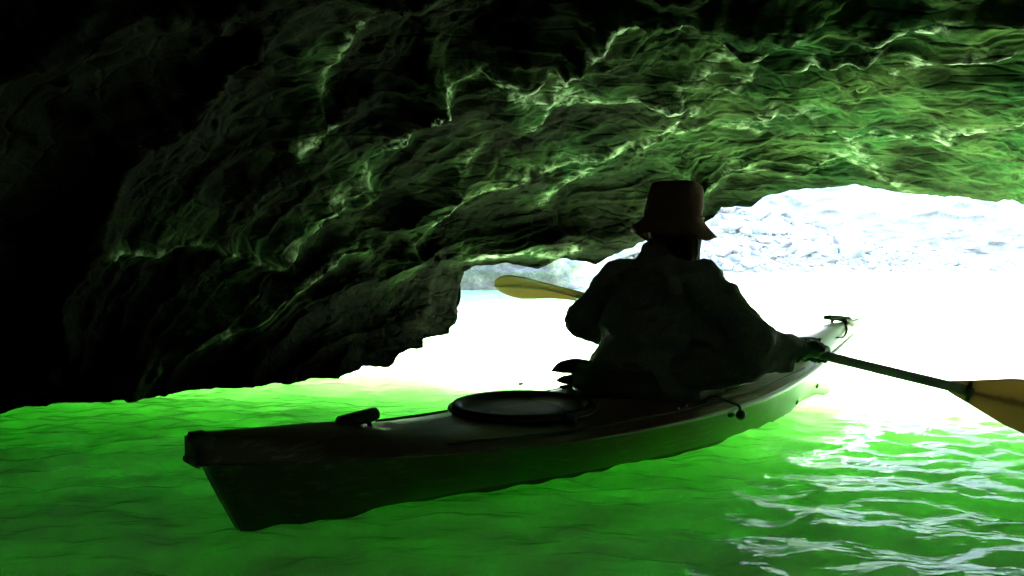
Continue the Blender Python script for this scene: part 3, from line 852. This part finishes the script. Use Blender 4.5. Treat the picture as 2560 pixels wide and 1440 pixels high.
paddle = empty('paddle', tuple(PL + PD * .5))
tag(paddle, 'double bladed kayak paddle with yellow blades held across the paddler', 'paddle')
pc = Vector(PL + PD * .5)
bm = bmesh.new()
tube_bm(bm, [Vector(PL) + pe * (PLEN * t) - pc for t in np.linspace(.205, .858, 24)], .0165, 16)
bm_obj('shaft', bm, M_SHAFT, paddle)
def blade(tip, d_in, phi, L, wtop, wbot, shape, droop):
    wd = v1 * math.cos(phi) + v2 * math.sin(phi); nd = Vector(d_in).cross(wd)
    U = np.linspace(0, 1, 40)
    prof = np.interp(U, [0, .008, .025, .06, .14, .24, .40, .60, .78, .9, 1], shape)
    top, bot = prof * wtop, prof * wbot
    bm = bmesh.new(); uvl = bm.loops.layers.uv.new('UVMap')
    nW = 13; front, back, uvs = [], [], {}
    for i, u in enumerate(U):
        fr_, bk_ = [], []
        for j in range(nW):
            q = -1 + 2 * j / (nW - 1)
            w = q * (top[i] if q > 0 else bot[i])
            edge = 1 - abs(q) ** 2.5
            rib = .010 * math.exp(-(q / .22) ** 2) * (.25 + .75 * u)
            camb = -.018 * (1 - q * q) * math.sin(math.pi * min(1, u * 1.1)) * .6
            th = .0012 + .0022 * edge + rib
            base = Vector(tip) - pc + Vector(d_in) * (u * L) + wd * w + nd * camb - v1 * (droop * (1 - u) ** 2)
            a = bm.verts.new(base + nd * th); b = bm.verts.new(base - nd * th)
            uvs[a] = uvs[b] = (u, (q + 1) / 2); fr_.append(a); bk_.append(b)
        front.append(fr_); back.append(bk_)
    for i in range(len(U) - 1):
        for j in range(nW - 1):
            bm.faces.new((front[i][j], front[i][j + 1], front[i + 1][j + 1], front[i + 1][j]))
            bm.faces.new((back[i][j], back[i + 1][j], back[i + 1][j + 1], back[i][j + 1]))
        bm.faces.new((front[i][0], front[i + 1][0], back[i + 1][0], back[i][0]))
        bm.faces.new((front[i][-1], back[i][-1], back[i + 1][-1], front[i + 1][-1]))
    bm.faces.new([*front[-1], *back[-1][::-1]])
    bmesh.ops.recalc_face_normals(bm, faces=bm.faces)
    for f in bm.faces:
        for l in f.loops: l[uvl].uv = uvs[l.vert]
    return bm_obj('blade', bm, M_BLADE, paddle)
blade(PL, pe, R(44), .52, .079, .079, [0, .24, .42, .63, .88, 1, .88, .63, .50, .46, .44], .048)
blade(PR, -pe, R(8), .40, .088, .098, [0, .22, .38, .58, .85, 1, .98, .80, .52, .34, .2], 0)
for t in (.852,):
    bm = bmesh.new()
    p = Vector(PL) + pe * (PLEN * t) - pc
    tube_bm(bm, [p - pe * .006, p - pe * .004, p + pe * .004, p + pe * .006], [.017, .034, .034, .017], 20)
    bm_obj('drip_ring', bm, M_BLACK, paddle)

# ------------------------------------------------------------------ the paddler
def capsule(bm, a, b, ra, rb, sub=2, sc_=(1, 1, 1)):
    t = bmesh.new()
    bmesh.ops.create_icosphere(t, subdivisions=sub, radius=ra, matrix=Matrix.Translation(Vector(a)) @ Matrix.Diagonal((*sc_, 1)))
    bmesh.ops.create_icosphere(t, subdivisions=sub, radius=rb, matrix=Matrix.Translation(Vector(b)) @ Matrix.Diagonal((*sc_, 1)))
    r = bmesh.ops.convex_hull(t, input=t.verts)
    dead = [e for e in r['geom_interior'] if isinstance(e, bmesh.types.BMVert)]
    bmesh.ops.delete(t, geom=dead, context='VERTS')
    me = bpy.data.meshes.new('tmp'); t.to_mesh(me); t.free()
    bm.from_mesh(me); bpy.data.meshes.remove(me)
def ell(bm, c, rad, axes=None, sub=3):
    m = Matrix.Translation(Vector(c)) @ ((axes.to_4x4()) if axes else Matrix()) @ Matrix.Diagonal((*rad, 1))
    bmesh.ops.create_icosphere(bm, subdivisions=sub, radius=1, matrix=m)
def fuse(name, bm, voxel, smooth_it, mat, parent, origin, wrinkle=None):
    me = bpy.data.meshes.new(name); bm.to_mesh(me); bm.free()
    o = bpy.data.objects.new(name, me); COL.objects.link(o)
    m = o.modifiers.new('r', 'REMESH'); m.mode = 'VOXEL'; m.voxel_size = voxel
    if smooth_it:
        s = o.modifiers.new('s', 'SMOOTH'); s.iterations = smooth_it; s.factor = .5
    dg = bpy.context.evaluated_depsgraph_get(); dg.update()
    new = bpy.data.meshes.new_from_object(o.evaluated_get(dg))
    o.modifiers.clear(); o.data = new; bpy.data.meshes.remove(me)
    new.name = name
    n = len(new.vertices); co = np.zeros(n * 3, np.float32); new.vertices.foreach_get('co', co); co = co.reshape(-1, 3)
    if wrinkle:
        no = np.zeros(n * 3, np.float32); new.vertices.foreach_get('normal', no); no = no.reshape(-1, 3)
        co = co + no * wrinkle(co.astype(float))[:, None].astype(np.float32)
    co = co - np.array(origin, np.float32)
    new.vertices.foreach_set('co', co.reshape(-1)); new.update()
    new.materials.clear(); new.materials.append(mat)
    new.polygons.foreach_set('use_smooth', [True] * len(new.polygons))
    o.parent = parent
    return o
FW = Vector((.756, .6545, 0)); RT = Vector((.6545, -.756, 0)); UP = Vector((0, 0, 1))
FH = Matrix.Rotation(R(22), 3, 'Z') @ FW; RH = Matrix.Rotation(R(22), 3, 'Z') @ RT
AXH = Matrix((FH, RH, UP)).transposed()
AX = Matrix((FW, RT, UP)).transposed()                  # columns: forward, right, up
SEAT = Vector(kw(1.64, 0, .075))
PO = SEAT.copy()
person = empty('person', tuple(PO))
tag(person, 'person in bucket hat and dark jacket seen from behind, paddling the kayak', 'person')
CH = Vector((.545, 2.98, .50)); NK = Vector((.590, 2.985, .665)); HD = Vector((.612, 3.0, .795))
SR = Vector((.672, 2.835, .580)); SL = Vector((.420, 3.115, .585))
ER = Vector((.785, 2.63, .385)); EL = Vector((.290, 3.23, .425))
def on_paddle(t): return Vector(PL + PD * t)
HRt = on_paddle(.646); HLt = on_paddle(.335)
WR = HRt + (ER - HRt).normalized() * .075 + Vector((0, 0, .008)); WL = HLt + (EL - HLt).normalized() * .075 + Vector((0, -.01, .012))
M_SKIN = simple('skin', (.36, .22, .16), .55, .06, 40, .05)
M_JACKET = simple('dark_jacket_cloth', (.085, .08, .08), .9, .25, 120, .3, Specular_IOR_Level=.12)
M_TROUSER = simple('dark_trouser_cloth', (.03, .03, .035), .85, .2, 120, .2)
M_GLOVE = simple('dark_glove_fabric', (.025, .04, .038), .7, .25, 120, .3)
M_HAT = simple('brown_hat_cloth', (.060, .026, .020), .95, .2, 160, .25, Specular_IOR_Level=.05)
M_HAIR = simple('dark_hair', (.010, .008, .006), .9, .4, 150, .3, Specular_IOR_Level=.05)
def hand(bm, Hc, W, side, grow=0.0):
    """palm beside the shaft, four fingers and a thumb closed round it"""
    k = (W - Hc).normalized()                             # towards the wrist
    k = (k - pe * k.dot(pe)).normalized()
    nrm_ = pe.cross(k)
    if nrm_.z < 0: nrm_ = -nrm_                           # back of the hand is up
    g = grow
    capsule(bm, W, Hc + k * .035 + nrm_ * .012, .026 + g, .028 + g)
    for i in range(4):                                    # knuckle row lies along the shaft
        o = pe * ((i - 1.5) * .0205)
        ln = (.92, 1.0, .97, .82)[i]
        r = (.0095, .0100, .0096, .0085)[i] + g
        p0 = Hc + o + k * .050 + nrm_ * .016
        p1 = Hc + o + k * .006 + nrm_ * (.030 * ln + .001)
        p2 = Hc + o - k * .026 * ln + nrm_ * .010
        p3 = Hc + o - k * .012 - nrm_ * .022 * ln
        capsule(bm, p0, p1, r * 1.25, r * 1.1); capsule(bm, p1, p2, r * 1.1, r); capsule(bm, p2, p3, r, r * .85)
    o = pe * (.040 * side)
    t0 = Hc + k * .052 + o * .6; t1 = Hc + k * .026 + o - nrm_ * .016; t2 = Hc - k * .004 + o * .85 - nrm_ * .028
    capsule(bm, t0, t1, .0135 + g, .0115 + g); capsule(bm, t1, t2, .0115 + g, .009 + g)
def body_bm(g=0.0):
    bm = bmesh.new()
    ell(bm, SEAT + UP * .06, (.115 + g, .165 + g, .10 + g), AX)          # hips
    ell(bm, SEAT.lerp(CH, .45) + UP * .01, (.105 + g, .145 + g, .15 + g), AX)
    ell(bm, CH, (.115 + g, .165 + g, .155 + g), AX)
    capsule(bm, SL, SR, .062 + g, .062 + g)
    ell(bm, CH + UP * .07, (.10 + g, .15 + g, .09 + g), AX)
    return bm
bm = body_bm()
capsule(bm, CH + UP * .12, HD - UP * .04, .062, .055)
ell(bm, HD, (.098, .077, .115), AXH)
ell(bm, HD + FH * .022 - UP * .055, (.072, .060, .065), AXH)              # jaw
capsule(bm, HD + FH * .092 + UP * .012, HD + FH * .116 - UP * .020, .009, .014)   # nose
for sgn in (1, -1):
    ell(bm, HD + RH * (.078 * sgn) - UP * .005 - FH * .005, (.020, .009, .032), AXH, 2)     # ears
    ell(bm, HD + FH * .083 + RH * (.031 * sgn) + UP * .010, (.012, .014, .010), AXH, 2)     # eyes under the brow
ell(bm, HD + FH * .093 - UP * .055, (.012, .026, .010), AXH, 2)           # mouth
for S_, E_, W_ in ((SR, ER, WR), (SL, EL, WL)):
    capsule(bm, S_, E_, .052, .040); capsule(bm, E_, W_, .041, .027)
hand(bm, HRt, WR, -1); hand(bm, HLt, WL, 1)
KN = {}
for sgn in (1, -1):
    hip = SEAT + RT * (.085 * sgn) + UP * .045; kn = Vector(kw(2.08, .13 * sgn, .150)); an = Vector(kw(2.50, .09 * sgn, .055))
    capsule(bm, hip, kn, .075, .052); capsule(bm, kn, an, .050, .034)
    capsule(bm, an, Vector(kw(2.60, .09 * sgn, .075)), .034, .022)
body = fuse('body', bm, .0065, 4, M_SKIN, person, PO)
# jacket with folds, collar and baggy sleeves
def folds(P):
    q = np.stack([P[:, 0], P[:, 1], P[:, 2] * 1.3], -1)
    return .010 * (ridged(q * 5.5 + 3, 3) - .6) + .012 * fbm(q * 7 + 11, 3)
bm = body_bm(.022)
ell(bm, CH + RT * .02 + UP * .02 - FW * .03, (.12, .185, .17), AX)
capsule(bm, CH + UP * .10, NK + UP * .045, .105, .080); capsule(bm, NK + UP * .02, NK + UP * .075 + FW * .004, .082, .076)
capsule(bm, SR, ER + Vector((.02, 0, .01)), .080, .074); capsule(bm, ER, WR + (ER - WR) * .28, .078, .048)
capsule(bm, ER - UP * .035, ER.lerp(WR, .62) - UP * .045, .070, .044); capsule(bm, CH + RT * .18 - UP * .08, ER - UP * .04, .085, .068)            # slack of the sleeve
capsule(bm, ER.lerp(WR, .70), WR + (ER - WR) * .12, .046, .043)
capsule(bm, EL + Vector((.035, 0, -.045)), CH - RT * .16 - UP * .13, .050, .08); capsule(bm, SL, EL, .082, .072); capsule(bm, EL, WL + (EL - WL) * .2, .074, .045)
ell(bm, SEAT + UP * .09 - RT * .015, (.19, .255, .14), AX)
ell(bm, SEAT.lerp(CH, .38) + RT * .005, (.19, .25, .21), AX)
ell(bm, SEAT.lerp(CH, .75) + RT * .01, (.17, .24, .20), AX)
capsule(bm, SEAT + RT * .19 + UP * .13, SEAT + RT * .21 + FW * .13 + UP * .12, .085, .065)
capsule(bm, SEAT + RT * .20 + UP * .20, ER - UP * .06, .085, .06)
jacket = fuse('jacket', bm, .0075, 3, M_JACKET, person, PO, folds)
bm = bmesh.new()
for sgn in (1, -1):
    hip = SEAT + RT * (.085 * sgn) + UP * .045; kn = Vector(kw(2.08, .13 * sgn, .150)); an = Vector(kw(2.46, .09 * sgn, .062))
    capsule(bm, hip, kn, .088, .064); capsule(bm, kn, an, .062, .046)
fuse('trousers', bm, .009, 3, M_TROUSER, person, PO, lambda P: .006 * fbm(P * 9, 3))
for Hc, W, sd in ((HRt, WR, -1), (HLt, WL, 1)):
    bm = bmesh.new(); hand(bm, Hc, W, sd, .0022)
    far = (W - Hc).normalized()
    capsule(bm, W, W + far * .035, .034, .037)
    fuse('glove', bm, .0045, 2, M_GLOVE, person, PO, lambda P: .0015 * fbm(P * 60, 2))
# hair at the nape
bm = bmesh.new()
ell(bm, HD - FH * .022 - UP * .01, (.094, .094, .108), AXH); ell(bm, HD - FH * .02 - UP * .085, (.088, .100, .090), AXH)
for sgn in (1, -1): capsule(bm, HD + RH * (.072 * sgn) + FH * .022, HD + RH * (.064 * sgn) + FH * .02 - UP * .12, .034, .028)
fuse('hair', bm, .007, 2, M_HAIR, person, PO, lambda P: .006 * fbm(np.stack([P[:, 0] * 40, P[:, 1] * 40, P[:, 2] * 8], -1), 3))
# bucket hat
HT = HD + UP * .045 - FW * .005
prof = [(.004, .118), (.05, .117), (.082, .112), (.092, .104), (.096, .09), (.100, .05), (.106, .0), (.110, -.025), (.124, -.045), (.142, -.064), (.157, -.080),
        (.158, -.084), (.141, -.069), (.122, -.050), (.105, -.030), (.101, 0), (.095, .05), (.090, .095), (.004, .112)]
bm = bmesh.new(); NH = 64; rr = []
tilt = Matrix.Rotation(R(4), 3, Vector((0, 1, 0)))
for r, z in prof:
    row = []
    for k in range(NH):
        a = 2 * math.pi * k / NH
        br = max(0, -(z + .02)) / .064
        wv = br * (.016 * math.sin(2 * a + .6) + .010 * math.sin(3 * a + 1.5) + .005 * math.sin(7 * a))
        cr_ = (1 - br) * .004 * math.sin(5 * a + z * 40) if z > -.02 else 0
        rad = r + cr_ + br * .008 * math.sin(3 * a)
        p = FW * (rad * 1.06 * math.cos(a)) + RT * (rad * math.sin(a)) + UP * (z + wv - (.006 * math.cos(2 * a) if z > .1 else 0))
        row.append(bm.verts.new(HT + tilt @ p - PO))
    rr.append(row)
for p, q in zip(rr, rr[1:]):
    for k in range(NH): bm.faces.new((p[k], p[(k + 1) % NH], q[(k + 1) % NH], q[k]))
bm.faces.new(rr[0]); bm.faces.new(rr[-1])
bmesh.ops.recalc_face_normals(bm, faces=bm.faces)
hat = bm_obj('bucket_hat', bm, M_HAT, person)
bm = bmesh.new()
tube_bm(bm, [HT + tilt @ (FW * (.108 * 1.06 * math.cos(a)) + RT * (.108 * math.sin(a)) + UP * -.012) - PO for a in np.linspace(0, 2 * math.pi, 49)], .004, 6)
bm_obj('hat_band', bm, M_HAT, hat)

# a scrap of something dark afloat on the bright water
p = at(1301, 967, .68 * F_PX / 327)
bm = bmesh.new(); ball_bm(bm, (0, 0, 0), .009, 2, (1.4, 1, .8)); ball_bm(bm, (.011, .002, .004), .005, 2)
fl = bm_obj('floating_seed', bm, M_DRIFT); fl.location = (p[0], p[1], .012)
tag(fl, 'tiny dark seed pod afloat on the white water left of the paddler', 'seed pod')
